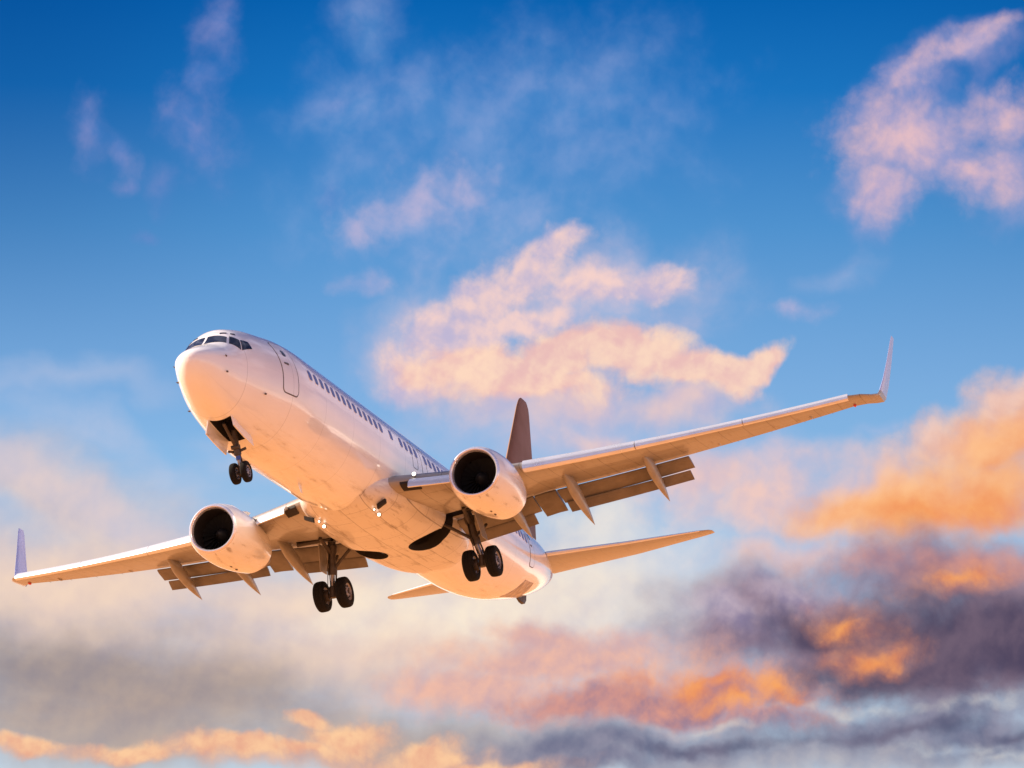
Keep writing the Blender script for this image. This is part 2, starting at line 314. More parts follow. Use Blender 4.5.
M = dict(
    body=paint('fuselage_white_paint', (0.80, 0.79, 0.80), 0.24, 0.8, 0.65, belly=-1.65),
    fairing=paint('fairing_white_paint', (0.68, 0.64, 0.61), 0.36, 0.35, 0.8, belly=-1.5, seam_step=1.4, panels=(1.7, 0.9, 0.0)),
    nacelle=paint('nacelle_white_paint', (0.78, 0.77, 0.77), 0.26, 0.6, 1.0, seams=False, belly=-2.1),
    wing=paint('wing_grey_paint', (0.29, 0.255, 0.225), 0.34, 0.3, 0.42, belly=3.0, seam_step=1.55, axis=1, panels=(1.25, 0.8, 0.4)),
    stab=paint('tailplane_grey_paint', (0.36, 0.33, 0.30), 0.35, 0.3, 0.2, belly=4.0, seam_step=1.55, axis=1),
    slat=mat('slat_bright_metal', (0.82, 0.82, 0.84), 0.24, 0.55, noise=0.15, nscale=1.2),
    lip=mat('satin_inlet_metal', (0.80, 0.78, 0.84), 0.25, 0.7, noise=0.12, nscale=2),
    flap=mat('flap_grey_paint', (0.165, 0.14, 0.12), 0.42, 0.0, noise=0.5, nscale=1.6),
    canoe=mat('fairing_grey_paint', (0.30, 0.27, 0.24), 0.36, 0.0, coat=0.2, noise=0.3, nscale=1.5),
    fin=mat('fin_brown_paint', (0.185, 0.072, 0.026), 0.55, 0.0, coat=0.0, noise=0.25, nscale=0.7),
    winglet=mat('winglet_violet_paint', (0.42, 0.50, 0.86), 0.28, 0.0, coat=0.5, noise=0.15, nscale=1.0),
    glass=mat('window_glass', (0.012, 0.016, 0.035), 0.12, 0.0, spec=0.5),
    cabin=mat('blue_window_pane', (0.03, 0.07, 0.32), 0.35, 0.0, spec=0.3),
    frame=mat('window_frame_paint', (0.55, 0.54, 0.60), 0.4),
    seal=mat('dark_door_seal', (0.10, 0.085, 0.09), 0.7),
    dark=mat('dark_cavity', (0.018, 0.014, 0.012), 0.85),
    duct=mat('inlet_duct_liner', (0.016, 0.013, 0.014), 0.7, spec=0.2),
    fan=mat('titanium_fan_blades', (0.02, 0.02, 0.022), 0.5, 0.3),
    tyre=mat('tyre_rubber', (0.009, 0.008, 0.008), 0.9, spec=0.2, noise=0.3, nscale=9, noise_to=(0.018, 0.016, 0.014)),
    rim=mat('wheel_hub_metal', (0.28, 0.26, 0.28), 0.4, 0.5, noise=0.4, nscale=12),
    gear=mat('landing_gear_paint', (0.065, 0.05, 0.042), 0.5, 0.2, noise=0.5, nscale=6),
    chrome=mat('oleo_chrome', (0.25, 0.24, 0.26), 0.3, 0.8),
    hot=mat('exhaust_metal', (0.20, 0.15, 0.12), 0.4, 0.9, noise=0.4, nscale=5),
    tail_reflection=mat('tail_reflection_brown', (0.16, 0.09, 0.065), 0.3, 0.3, noise=1.0, nscale=2.2, noise_to=(0.62, 0.54, 0.48)),  # mottled brown reflection on the tail, painted into the base colour
    red=mat('red_navigation_glass', (0.55, 0.03, 0.03), 0.2),
    lamp=mat('landing_lamp_glow', (1, 1, 1), 0.3, emit=((1.0, 0.90, 0.74), 1.5)),
    blue=mat('blue_marking_paint', (0.03, 0.07, 0.35), 0.4),
)


def ground_mat():
    m = bpy.data.materials.new('red_sand_plain'); m.use_nodes = True
    T = NT(m.node_tree); b = m.node_tree.nodes['Principled BSDF']
    o = T.node('ShaderNodeTexCoord').outputs['Object']
    a = T.noise(o, 0.012, 8, 0.6); c = T.noise(o, 0.35, 6, 0.6)
    col = T.mix(T.smooth(a, 0.3, 0.7), (0.62, 0.28, 0.095), (0.54, 0.225, 0.07))
    col = T.mix(T.smooth(c, 0.55, 0.75, 0, 0.5), col, (0.33, 0.17, 0.07))
    T.put(b.inputs['Base Color'], col); b.inputs['Roughness'].default_value = 0.95
    return m


# ------------------------------------------------------------------ mesh helpers
def link(name, bm, mats, parent=None, angle=32, smooth=True, props=None):
    bmesh.ops.recalc_face_normals(bm, faces=bm.faces)
    if smooth:
        for f in bm.faces: f.smooth = True
        for e in bm.edges:
            if len(e.link_faces) == 2 and e.calc_face_angle(0) > R(angle): e.smooth = False
    me = bpy.data.meshes.new(name); bm.to_mesh(me); bm.free()
    for q in (mats if isinstance(mats, (list, tuple)) else [mats]): me.materials.append(q)
    o = bpy.data.objects.new(name, me); C.objects.link(o)
    if parent: o.parent = parent
    for k, v in (props or {}).items(): o[k] = v
    return o


def grid(bm, rows, closed=True, caps=True, mi=0):
    """skin a list of equal-length point rings"""
    V = [[bm.verts.new(p) for p in r] for r in rows]
    n = len(rows[0])
    for a, b in zip(V, V[1:]):
        for i in range(n if closed else n - 1):
            j = (i + 1) % n
            f = bm.faces.new((a[i], a[j], b[j], b[i])); f.material_index = mi
    if caps and closed:
        for r in (V[0], V[-1]):
            f = bm.faces.new(r); f.material_index = mi
    return V


def tube(bm, p0, p1, r0, r1=None, n=14, mi=0, caps=True):
    p0, p1 = Vector(p0), Vector(p1); r1 = r0 if r1 is None else r1
    d = (p1 - p0).normalized(); u = d.orthogonal().normalized(); v = d.cross(u)
    ring = lambda p, r: [p + u * r * math.cos(2 * math.pi * k / n) + v * r * math.sin(2 * math.pi * k / n) for k in range(n)]
    grid(bm, [ring(p0, r0), ring(p1, r1)], mi=mi, caps=caps)


def box(bm, c, s, rot=None, mi=0):
    mtx = Matrix.Translation(c) @ (rot.to_4x4() if rot else Matrix.Identity(4)) @ Matrix.Diagonal((*s, 1))
    r = bmesh.ops.create_cube(bm, size=1, matrix=mtx)
    for f in {f for v in r['verts'] for f in v.link_faces}: f.material_index = mi


def lathe(bm, prof, origin, axis, n=40, mi=None, sy=1.0, flat=0.0):
    """prof: list of (along axis, radius[, material])"""
    axis = Vector(axis).normalized(); o = Vector(origin)
    side = Vector((0, 1, 0)) if abs(axis.y) < 0.9 else Vector((1, 0, 0))
    u = (side - axis * side.dot(axis)).normalized(); v = axis.cross(u)
    if v.z < 0: v = -v
    rows = []
    for q in prof:
        a, r = q[0], q[1]
        ring = []
        for k in range(n):
            t = 2 * math.pi * k / n; cu, sv = math.cos(t), math.sin(t)
            rr = r * (1 - flat * max(0, -sv) ** 3)
            ring.append(o + axis * a + u * rr * cu * sy + v * rr * sv)
        rows.append(ring)
    V = [[bm.verts.new(p) for p in r] for r in rows]
    for i, (a, b) in enumerate(zip(V, V[1:])):
        for k in range(n):
            j = (k + 1) % n
            f = bm.faces.new((a[k], a[j], b[j], b[k])); f.material_index = (prof[i][2] if len(prof[i]) > 2 else (mi or 0))
    return V


# ------------------------------------------------------------------ fuselage shape
#  station, top, bottom, half width
FUS = np.array([
    (.60, -.23, -.23, .00), (.616, -.12, -.363, .139), (.667, -.03, -.499, .264), (.769, .06, -.669, .408), (1.025, .20, -.939, .631), (1.455, .38, -1.234, .823), (1.80, .52, -1.41, .945), (2.05, .70, -1.51, 1.03),
    (2.326, .96, -1.611, 1.10), (2.546, 1.15, -1.677, 1.18), (2.767, 1.295, -1.732, 1.25), (3.212, 1.442, -1.827, 1.37), (3.661, 1.559, -1.907, 1.47), (4.575, 1.70, -2.022, 1.64), (5.514, 1.823, -2.104, 1.80), (6.5, 1.88, -2.13, 1.87),
    (8, 1.88, -2.13, 1.88), (15, 1.88, -2.13, 1.88), (20, 1.88, -2.13, 1.88), (24, 1.88, -2.13, 1.88),
    (25.5, 1.88, -2.12, 1.88), (27, 1.88, -2.05, 1.86), (29, 1.88, -1.82, 1.78), (31, 1.88, -1.42, 1.62), (33, 1.86, -.95, 1.42), (35, 1.80, -.35, 1.10), (36.5, 1.68, .18, .74), (37.5, 1.52, .60, .45), (38.02, 1.34, .88, .25)])
X0 = .60


import bisect
_H = {}
def hermite(xs, ys, x):
    """monotone cubic through (xs, ys)"""
    key = (float(xs[1]), float(ys[1]), float(ys[2]), float(ys[-1]), len(xs))
    if key not in _H:
        X = [float(v) for v in xs]; Y = [float(v) for v in ys]; n = len(X)
        h = [X[i + 1] - X[i] for i in range(n - 1)]; d = [(Y[i + 1] - Y[i]) / h[i] for i in range(n - 1)]
        m = [d[0]] + [0.0] * (n - 2) + [d[-1]]
        for k in range(1, n - 1):
            if d[k - 1] * d[k] > 0:
                w1 = 2 * h[k] + h[k - 1]; w2 = h[k] + 2 * h[k - 1]; m[k] = (w1 + w2) / (w1 / d[k - 1] + w2 / d[k])
        _H[key] = (X, Y, h, m)
    X, Y, h, m = _H[key]
    i = max(0, min(len(X) - 2, bisect.bisect_left(X, x) - 1)); t = (x - X[i]) / h[i]
    return ((1 + 2 * t) * (1 - t) ** 2) * Y[i] + t * (1 - t) ** 2 * h[i] * m[i] + t * t * (3 - 2 * t) * Y[i + 1] + t * t * (t - 1) * h[i] * m[i + 1]


FX = [float(r[0]) for r in FUS]; FCOL = [[float(r[k]) for r in FUS] for k in (1, 2, 3)]
def fsec(x):
    x = max(X0, min(38.02, float(x)))
    top, bot, hw = (hermite(FX, F_, x) for F_ in FCOL)
    zc_n = -.23 * (1 - min(1.0, (x - X0) / 5)) ** 1.6
    zc = zc_n if x < 20 else (0.0 if x < 25 else (0.5 * (top + bot)) * min(1, (x - 25) / 8))
    return top, bot, hw, zc


def fpoint(x, th, off=0.0):
    """th = 0 at the crown, positive to starboard (+Y)"""
    def q(x, th):
        top, bot, hw, zc = fsec(x); c, s = math.cos(th), math.sin(th)
        return Vector((x, hw * s, zc + (top - zc if c >= 0 else zc - bot) * c))
    p = q(x, th)
    if not off: return p
    e = 0.01
    n = (q(x + e, th) - q(max(X0, x - e), th)).cross(q(x, th + e) - q(x, th - e)).normalized()
    if n.dot(Vector((0, p.y, p.z - fsec(x)[3]))) < 0: n = -n
    return p + n * off


def theta_z(x, z, side):
    top, bot, hw, zc = fsec(x)
    c = (z - zc) / ((top - zc) if z >= zc else (zc - bot))
    return side * math.acos(max(-1, min(1, c)))


def patch(bm, fn, poly_or_quad, off=0.012, n=8, base=-0.01, mi=0):
    """raised plate on a curved surface. quad of four (a, b) corners -> grid with closed rim"""
    q = poly_or_quad
    P = lambda s, t: tuple((1 - s) * (1 - t) * q[0][k] + s * (1 - t) * q[1][k] + s * t * q[2][k] + (1 - s) * t * q[3][k] for k in (0, 1))
    top = [[bm.verts.new(fn(*P(i / n, j / n), off)) for j in range(n + 1)] for i in range(n + 1)]
    for i in range(n):
        for j in range(n):
            f = bm.faces.new((top[i][j], top[i + 1][j], top[i + 1][j + 1], top[i][j + 1])); f.material_index = mi
    rim = [(i, 0) for i in range(n)] + [(n, j) for j in range(n)] + [(i, n) for i in range(n, 0, -1)] + [(0, j) for j in range(n, 0, -1)]
    lowr = [bm.verts.new(fn(*P(i / n, j / n), base)) for i, j in rim]
    for k in range(len(rim)):
        l = (k + 1) % len(rim); a, b = rim[k], rim[l]
        f = bm.faces.new((top[a[0]][a[1]], top[b[0]][b[1]], lowr[l], lowr[k])); f.material_index = mi


def rrect(hx, hz, r, n=4):
    pts = []
    for cx, cz, a0 in ((hx - r, hz - r, 0), (-hx + r, hz - r, 90), (-hx + r, -hz + r, 180), (hx - r, -hz + r, 270)):
        for k in range(n + 1):
            a = R(a0 + 90 * k / n); pts.append((cx + r * math.cos(a), cz + r * math.sin(a)))
    out = []
    for k, p in enumerate(pts):
        q = pts[(k + 1) % len(pts)]; m = 7 if (k % (n + 1)) == n else 1
        out += [(p[0] + (q[0] - p[0]) * i / m, p[1] + (q[1] - p[1]) * i / m) for i in range(m)]
    return out


def rr_plate(bm, xc, zc, hx, hz, r, side, off, base=-0.01, ring=None, mi=0, surf=None):
    """rounded-rectangle plate on the fuselage side; with ring = width only the outline band"""
    top, bot, hw, c0 = fsec(xc); rad = 0.5 * (hw + (top - c0 if zc > c0 else c0 - bot))
    t0 = theta_z(xc, zc, side)
    F = lambda dx, dz, o: fpoint(xc + dx, t0 - side * dz / rad, o)
    out = rrect(hx, hz, r)
    if ring:
        inn = rrect(hx - ring, hz - ring, max(r - ring, 0.01))
        rows = [[F(a, b, base) for a, b in out], [F(a, b, off) for a, b in out], [F(a, b, off) for a, b in inn], [F(a, b, base) for a, b in inn]]
        grid(bm, rows, caps=False, mi=mi)
    else:
        rows = [[F(a, b, base) for a, b in out]] + [[F(a * s, b * s, off) for a, b in out] for s in (1, .75, .5, .25)]
        V = grid(bm, rows, caps=False, mi=mi)
        bm.faces.new(V[-1]).material_index = mi


def airfoil(n=18, t=0.12, x0=0.0, x1=1.0, te=0.006, camber=0.015, scoop=None):
    """closed loop of (x/c, z/c): upper from rear to front, lower from front to rear"""
    def th(x): return 5 * t * (.2969 * math.sqrt(x) - .1260 * x - .3516 * x * x + .2843 * x ** 3 - .1015 * x ** 4) + te * x * .5
    def ca(x): return camber * 4 * x * (1 - x)
    xs = [x0 + (x1 - x0) * (1 - math.cos(math.pi * .5 * (k / n))) for k in range(n + 1)]
    up = [(x, ca(x) + th(x)) for x in reversed(xs)]
    lo = [(x, ca(x) - th(x)) for x in xs]
    if x0 == 0: lo = lo[1:]
    return up + lo


def wing_rows(stations, prof, side):
    """station: (x, |y|, z, chord, incidence deg, cant deg, thickness scale)"""
    dense = [stations[0]]
    for p, q in zip(stations, stations[1:]):
        k = max(1, int(math.dist(p[:3], q[:3]) / .3))
        dense += [tuple(u + (v - u) * i / k for u, v in zip(p, q)) for i in range(1, k + 1)]
    rows = []
    for (x, y, z, c, inc, cant, ts) in dense:
        ci, si = math.cos(R(inc)), math.sin(R(inc)); cc, sc = math.cos(R(cant)), math.sin(R(cant))
        ring = []
        for (a, b) in prof:
            dx = a * c * ci + b * c * ts * si; dn = -a * c * si + b * c * ts * ci
            ring.append(Vector((x + dx, side * (y - dn * sc), z + dn * cc)))
        rows.append(ring)
    return rows


# ------------------------------------------------------------------ ground
gb = bmesh.new()
bmesh.ops.create_circle(gb, cap_ends=True, segments=96, radius=20000, matrix=Matrix.Identity(4))
g = link('ground', gb, ground_mat(), smooth=False); g['kind'] = 'structure'

# ------------------------------------------------------------------ airliner
jet = bpy.data.objects.new('airliner', None); C.objects.link(jet)
Rm = Matrix(((0.309459, -0.942939, -0.122883), (0.94949, 0.299339, 0.094156), (-0.052, -0.145814, 0.987945)))
jet.matrix_world = Matrix.Translation((-10.2177, 97.027, 25.8992)) @ Rm.to_4x4()
jet['label'] = 'white twin-engine passenger jet flying low with landing gear, slats and flaps out'
jet['category'] = 'airliner'

NS = 64
bm = bmesh.new()
xs = sorted(set([round(X0 + q, 3) for q in (.002, .008, .02, .04, .08, .13, .2, .3, .4)] + [round(1.0 + .125 * k, 3) for k in range(1, 37)] + [5.5 + .5 * k for k in range(1, 65)] + [37.75, 38.0, 38.02]))
rows = [[fpoint(x, 2 * math.pi * k / NS) for k in range(NS)] for x in xs if x <= 38.02]
V = grid(bm, rows, caps=False)
tip = bm.verts.new((X0, 0, -.23))
for k in range(NS): bm.faces.new((tip, V[0][(k + 1) % NS], V[0][k]))
bm.faces.new(V[-1])
fuselage = link('fuselage', bm, [M['body'], M['dark']], jet)

# wing-to-body fairing
FA = np.array([(12.6, 1.1, -2.00, -1.40), (13.2, 1.45, -2.15, -1.40), (14.2, 1.70, -2.24, -1.3), (15.5, 1.90, -2.30, -1.15), (17, 2.0, -2.31, -1.1), (19, 2.0, -2.27, -1.1),
               (20.5, 1.96, -2.22, -1.1), (21.6, 1.86, -2.18, -1.15), (22.5, 1.60, -2.14, -1.25), (23.1, 1.15, -2.08, -1.3), (23.35, .6, -1.98, -1.5)])
bm = bmesh.new(); rows = []
for x in [12.6 + k * (23.35 - 12.6) / 46 for k in range(47)]:
    hw, bot, zc = (hermite(FA[:, 0], FA[:, k], x) for k in (1, 2, 3))
    up = -0.75
    ring = []
    for k in range(48):
        t = 2 * math.pi * k / 48; s, c = math.sin(t), math.cos(t)
        e = 2 / 2.6
        ring.append(Vector((x, hw * math.copysign(abs(s) ** e, s), zc + (abs(c) ** e) * ((up - zc) if c > 0 else -(zc - bot)))))
    rows.append(ring)
grid(bm, rows)
fairing = link('wing_body_fairing', bm, [M['fairing'], M['dark']], jet)

# ---- wings
LE = lambda y: (13.45 + .522 * y, -1.42 + .074 * y + .0040 * y * y)          # x, z of the leading edge
def TE(y):
    if y > 5.4: return (19.10 + .258 * y, -1.33 + .072 * y + .0033 * y * y + .12)
    return (20.49 - .012 * (5.4 - y), -1.33 + .072 * y + .0033 * y * y + .12 - .012 * (5.4 - y))
def station(y, cut=1.0, tt=1.0):
    xl, zl = LE(y); xt, zt = TE(y)
    if y < 4.6: xl -= (4.6 - y) * .16          # inboard glove
    c = math.hypot(xt - xl, zt - zl); inc = math.degrees(math.atan2(zl - zt, xt - xl))
    return (xl, y, zl, c, inc, 8, tt)
def wing(side):
    root = None
    bm = bmesh.new()
    ys = [0.9, 1.9, 2.6, 3.4, 4.2, 4.83, 5.4, 6.2, 7.4, 8.6, 9.8, 10.6, 11.8, 13, 14.2, 15.4, 16.0, 16.4]
    st = [station(y, tt=1.15 if y < 5 else 1.0) for y in ys]
    # blend into the winglet
    xl, zl = LE(16.4)
    zl += .05
    st += [(22.50, 16.84, zl + .06, 1.25, 0, 10, .9), (23.0, 17.12, zl + .14, 1.18, 0, 24, .8), (23.5, 17.29, zl + .28, 1.16, 0, 48, .7), (23.76, 17.34, zl + .46, 1.18, 0, 72, .62)]
    prof = airfoil(16, .115)
    grid(bm, wing_rows(st, prof, side))
    w = link('wing', bm, [M['wing'], M['dark']], jet)
    # winglet
    bm = bmesh.new()
    grid(bm, wing_rows([(23.765, 17.335, zl + .49, 1.19, 0, 76, .62), (24.12, 17.45, zl + .95, 1.06, 0, 81, .5), (24.75, 17.62, zl + 1.85, .80, 0, 81, .45), (25.35, 17.78, zl + 2.80, .56, 0, 81, .42), (25.52, 17.82, zl + 3.0, .42, 0, 81, .4)], prof, side))
    wl = link('winglet', bm, M['winglet'], w)
    # slats along the leading edge
    def slat(y0, y1, drop=1.0):
        bm = bmesh.new()
        n = max(2, int((y1 - y0) / .8))
        rows = []
        pr_ = airfoil(10, .15, te=.0, camber=.02)
        rear = .14
        nose = [(a, b) for (a, b) in pr_ if a <= rear]
        up = [q for q in nose if q[1] >= .004]; lo = [q for q in nose if q[1] < .004]
        loop = up + [q for q in lo if q[0] < .10] + [(.085, .0), (.11, .03), (.15, .05)]
        for k in range(n + 1):
            y = y0 + (y1 - y0) * k / n
            x, yy, z, c, inc, cant, ts = station(y)
            c = max(c, 2.6) * .92
            rows.append((x - .052 * c - .03, y, z - .055 * c * drop, c, inc - 17 * drop, 6, 1.0))
        grid(bm, wing_rows(rows, loop, side))
        return link('slat', bm, M['slat'], w)
    slat(5.75, 9.35); slat(9.38, 12.9); slat(12.93, 16.45)
    # krueger flaps by the fuselage
    bm = bmesh.new()
    rows = []
    for y in (2.3, 2.9, 3.7):
        x, yy, z, c, inc, cant, ts = station(y)
        rows.append([Vector((x + a, side * y, z + b)) for a, b in ((.10, -.02), (-.18, -.02), (-.42, -.20), (-.50, -.38), (-.44, -.40), (-.33, -.24), (-.12, -.12), (.10, -.10))])
    grid(bm, rows); link('krueger_flap', bm, M['slat'], w)

    bm = bmesh.new()
    rows = []
    for y in (1.95, 2.5):
        x, yy, z, c, inc, cant, ts = station(y)
        rows.append([Vector((x + a, side * y, z + b)) for a, b in ((.0, -.04), (.0, -.12), (.10, -.20), (.36, -.28), (.36, -.1))])
    grid(bm, rows); link('krueger_bay', bm, M['dark'], w)

    # flaps: fore and aft panels drooped behind the rear spar
    def flap(y0, y1, dx, dz, chord, ang, name, zlift=0.0, par=w, tk=.16):
        bm = bmesh.new(); rows = []
        for k in range(7):
            y = y0 + (y1 - y0) * k / 6; xt, zt = TE(y)
            rows.append((xt + dx, y, zt + dz, chord(y), ang, 7, 1.0))
        grid(bm, wing_rows(rows, airfoil(8, tk, te=.01, camber=.03), side))
        return link(name, bm, M['flap'], par)
    flap(5.75, 10.45, -.18, -.11, lambda y: .86 - .025 * (y - 5.8), 20, 'flap')
    flap(5.88, 10.30, .50, -.42, lambda y: .50 - .01 * (y - 5.8), 36, 'aft_flap')
    flap(1.95, 4.88, -.32, -.12, lambda y: 1.0, 20, 'flap')
    flap(2.00, 4.60, .58, -.46, lambda y: .50, 38, 'aft_flap')
    # thrust gate panel between the two
    flap(4.91, 5.70, -.20, -.10, lambda y: 1.30, 22, 'flap')

    # canoe fairings under the flaps
    for (fx, fz, y, tx, tz, ww, hh) in ((19.7, -.36, 9.25, 22.85, -1.36, .17, .30), (18.5, -.76, 6.56, 22.0, -1.90, .18, .33), (18.2, -1.00, 4.30, 21.56, -2.06, .18, .32)):
        bm = bmesh.new(); rows = []
        for k in range(17):
            t = k / 16
            s = math.sin(math.pi * min(1, t / .9) ** .8) if t < .45 else None
            prof_r = (min(1, (t / .30)) ** .55) if t < .30 else (1 - ((t - .30) / .70) ** 2.1)
            prof_r = max(prof_r, .02)
            px_ = fx + (tx - fx) * t; pz = fz + (tz - fz) * (t ** 1.35)
            pz += -.06 * math.sin(math.pi * t)
            rows.append([Vector((px_ + .12 * prof_r * hh * math.cos(a), side * (y + ww * prof_r * math.sin(a)), pz + hh * prof_r * math.cos(a))) for a in [2 * math.pi * j / 20 for j in range(20)]])
        grid(bm, rows); link('flap_track_fairing', bm, M['canoe'], w)
    # navigation lamp under the tip
    bm = bmesh.new(); bmesh.ops.create_uvsphere(bm, u_segments=12, v_segments=8, radius=.07, matrix=Matrix.Translation((23.2, side * 16.45, zl - .08)) @ Matrix.Diagonal((1.8, .8, .8, 1)))
    link('navigation_lamp', bm, M['red'], w)
    for y in (12.2, 13.4, 14.6, 15.6):
        bm = bmesh.new(); xt, zt = TE(y); tube(bm, (xt - .02, side * y, zt), (xt + .2, side * y, zt + .02), .007, .004, 6)
        link('static_wick', bm, M['gear'], w)
    for y in (11.6, 14.9):
        bm = bmesh.new(); xt, zt = TE(y); bmesh.ops.create_uvsphere(bm, u_segments=12, v_segments=8, radius=.08, matrix=Matrix.Translation((xt - .35, side * y, zt - .03)) @ Matrix.Diagonal((3.2, .6, .7, 1)))
        link('aileron_hinge_fairing', bm, M['wing'], w)
    return w
wingP = wing(-1); wingS = wing(1)

# ---- engines
def engine(side):
    ax = Vector((1, side * -.012, -.018)).normalized()
    o = Vector((13.39, side * 4.84, -1.72))
    bm = bmesh.new()
    outer = [(.07, .905), (.20, .955), (.45, 1.01), (.8, 1.05), (1.3, 1.075), (1.8, 1.065), (2.3, 1.02), (2.8, .95), (3.15, .885), (3.35, .845), (3.36, .825), (3.15, .84), (2.6, .86)]
    lathe(bm, outer, o, ax, 56, flat=.05)
    e = link('engine', bm, M['nacelle'], jet)
    bm = bmesh.new()
    lathe(bm, [(.075, .906), (.03, .885), (0, .845), (.0, .82), (.03, .79), (.09, .768), (.16, .76)], o, ax, 56, flat=.05)
    link('inlet_lip', bm, M['lip'], e)
    bm = bmesh.new()
    lathe(bm, [(.158, .761), (.4, .765), (.8, .775), (1.25, .785), (3.1, .80)], o, ax, 48, flat=.04)
    link('inlet_duct', bm, M['duct'], e)
    bm = bmesh.new()
    side_v = Vector((0, 1, 0)); up = ax.cross(side_v) * -1
    c0 = o + ax * .95
    for k in range(24):
        a = 2 * math.pi * k / 24
        rad = side_v * math.cos(a) + up * math.sin(a); tan = ax.cross(rad)
        pts = []
        for (r, tw) in ((.24, .3), (.50, .75), (.76, 1.1)):
            ch = tan * math.sin(tw) + ax * math.cos(tw); wch = .10 + .05 * r
            pts.append((c0 + rad * r - ch * wch, c0 + rad * r + ch * wch))
        vs = [(bm.verts.new(p), bm.verts.new(q)) for p, q in pts]
        for (a0, b0), (a1, b1) in zip(vs, vs[1:]): bm.faces.new((a0, b0, b1, a1))
    bmesh.ops.create_cone(bm, cap_ends=True, segments=32, radius1=.78, radius2=.78, depth=.02, matrix=Matrix.Translation(c0 + ax * .25) @ ax.to_track_quat('Z', 'Y').to_matrix().to_4x4())
    link('fan', bm, M['fan'], e)
    bm = bmesh.new(); lathe(bm, [(.55, .004), (.6, .07), (.72, .16), (.85, .22), (1.0, .26)], o, ax, 24); link('spinner', bm, M['fan'], e)
    bm = bmesh.new()
    lathe(bm, [(2.5, .60), (3.3, .60), (3.8, .52), (4.3, .42), (4.31, .40), (3.9, .44), (3.4, .46)], o, ax, 40); link('exhaust_nozzle', bm, M['hot'], e)
    bm = bmesh.new()
    lathe(bm, [(3.4, .30), (4.0, .28), (4.5, .18), (4.9, .04), (4.92, .002)], o, ax, 28); link('exhaust_plug', bm, M['hot'], e)
    # pylon
    bm = bmesh.new(); rows = []
    for (x, zt, zb, hw) in ((14.0, -.72, -.85, .05), (14.5, -.55, -.85, .14), (15.3, -.42, -.95, .20), (16.3, -.45, -1.15, .22), (17.4, -.62, -1.22, .20), (18.4, -.80, -1.12, .12), (19.0, -.90, -1.0, .03)):
        y0 = side * 4.84
        rows.append([Vector((x, y0 + a * hw, z)) for a, z in ((-.6, zt), (.6, zt), (1, zt * .6 + zb * .4), (1, zb), (-1, zb), (-1, zt * .6 + zb * .4))])
    grid(bm, rows); link('pylon', bm, M['nacelle'], e, angle=50)
    # nacelle strake on the inboard shoulder
    bm = bmesh.new()
    yb = side * (4.84 - .72)
    a = [Vector((14.3, yb + side * .06, -1.0)), Vector((15.2, yb + side * .06, -.98)), Vector((15.2, yb - side * .06, -.86)), Vector((14.9, yb - side * .04, -.88))]
    rows = [[p + Vector((0, .012, .012)) for p in a], [p - Vector((0, .012, .012)) for p in a]]
    grid(bm, rows); link('strake', bm, M['nacelle'], e)
    # latch line and drain stains along the cowl keel
    for k in (1, 2):
        bm = bmesh.new(); box(bm, o + ax * (1.0 + .47 * k) + Vector((0, side * .02, -1.015 + (.0 if k < 3 else .05))), (.12, .05, .03))
        link('cowl_latch', bm, M['seal'], e)
    return e
engine(-1); engine(1)

# ---- tail
bm = bmesh.new()
fprof = airfoil(14, .10, camber=0)
def fin_rows(st):
    rows = []
    for (x, z, c, ts) in st: rows.append([Vector((x - .38 + a * c, b * c * ts, z)) for a, b in fprof])
    return rows
grid(bm, fin_rows([(31.55, 1.5, 5.75, 1.0), (32.2, 2.3, 5.30, 1.0), (33.9, 4.3, 4.15, 1.0), (35.6, 6.3, 3.0, 1.0), (37.3, 8.3, 1.72, 1), (37.62, 8.62, 1.42, .9), (37.85, 8.80, 1.1, .7), (38.1, 8.90, .75, .4)]))
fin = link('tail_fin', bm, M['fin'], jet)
bm = bmesh.new()
grid(bm, [[Vector((x, s * w, z)) for s, w, z in ((-1, h, 1.5), (-1, h * .5, zt - .1), (0, 0, zt), (1, h * .5, zt - .1), (1, h, 1.5))] for x, zt, h in ((27.2, 1.95, .02), (29, 2.15, .10), (31, 2.62, .18), (32.3, 3.1, .22), (33.0, 3.2, .2))])
link('dorsal_fin', bm, M['body'], fin, angle=60)
bm = bmesh.new()
grid(bm, fin_rows([(32.28 + .847 * (z - 2.4) + .675 * c, z, c * .34, 1.15) for z, c in ((2.4, 5.2), (5.3, 3.55), (8.2, 1.78))]))
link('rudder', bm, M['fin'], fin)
def stab(side):
    bm = bmesh.new()
    st = [(33.5, .55, .84, 3.9, -2, 6, 1.0), (34.05, 1.25, .92, 3.50, -2, 6, 1), (36.0, 4.0, 1.25, 2.35, -2, 6, 1), (38.0, 6.75, 1.66, 1.00, -2, 6, .9), (38.25, 7.05, 1.70, .76, -2, 6, .8), (38.5, 7.17, 1.72, .45, -2, 6, .6)]
    grid(bm, wing_rows(st, airfoil(14, .10, camber=-.005), side))
    s_ = link('horizontal_stabiliser', bm, M['stab'], jet)
    bm = bmesh.new()
    grid(bm, wing_rows([(x - .03, y, z - .005, c * .5, i, ca, ts) for (x, y, z, c, i, ca, ts) in [(34.05, 1.25, .92, 3.50, -2, 6, 1), (36.0, 4.0, 1.25, 2.35, -2, 6, 1), (38.0, 6.75, 1.66, 1.0, -2, 6, 1)]],
                        [(.16, .078), (.08, .06), (.03, .04), (0, 0), (.03, -.04), (.08, -.06), (.08, -.04), (.02, 0), (.08, .045)], side))
    link('deicing_edge', bm, M['slat'], s_)
stab(-1); stab(1)
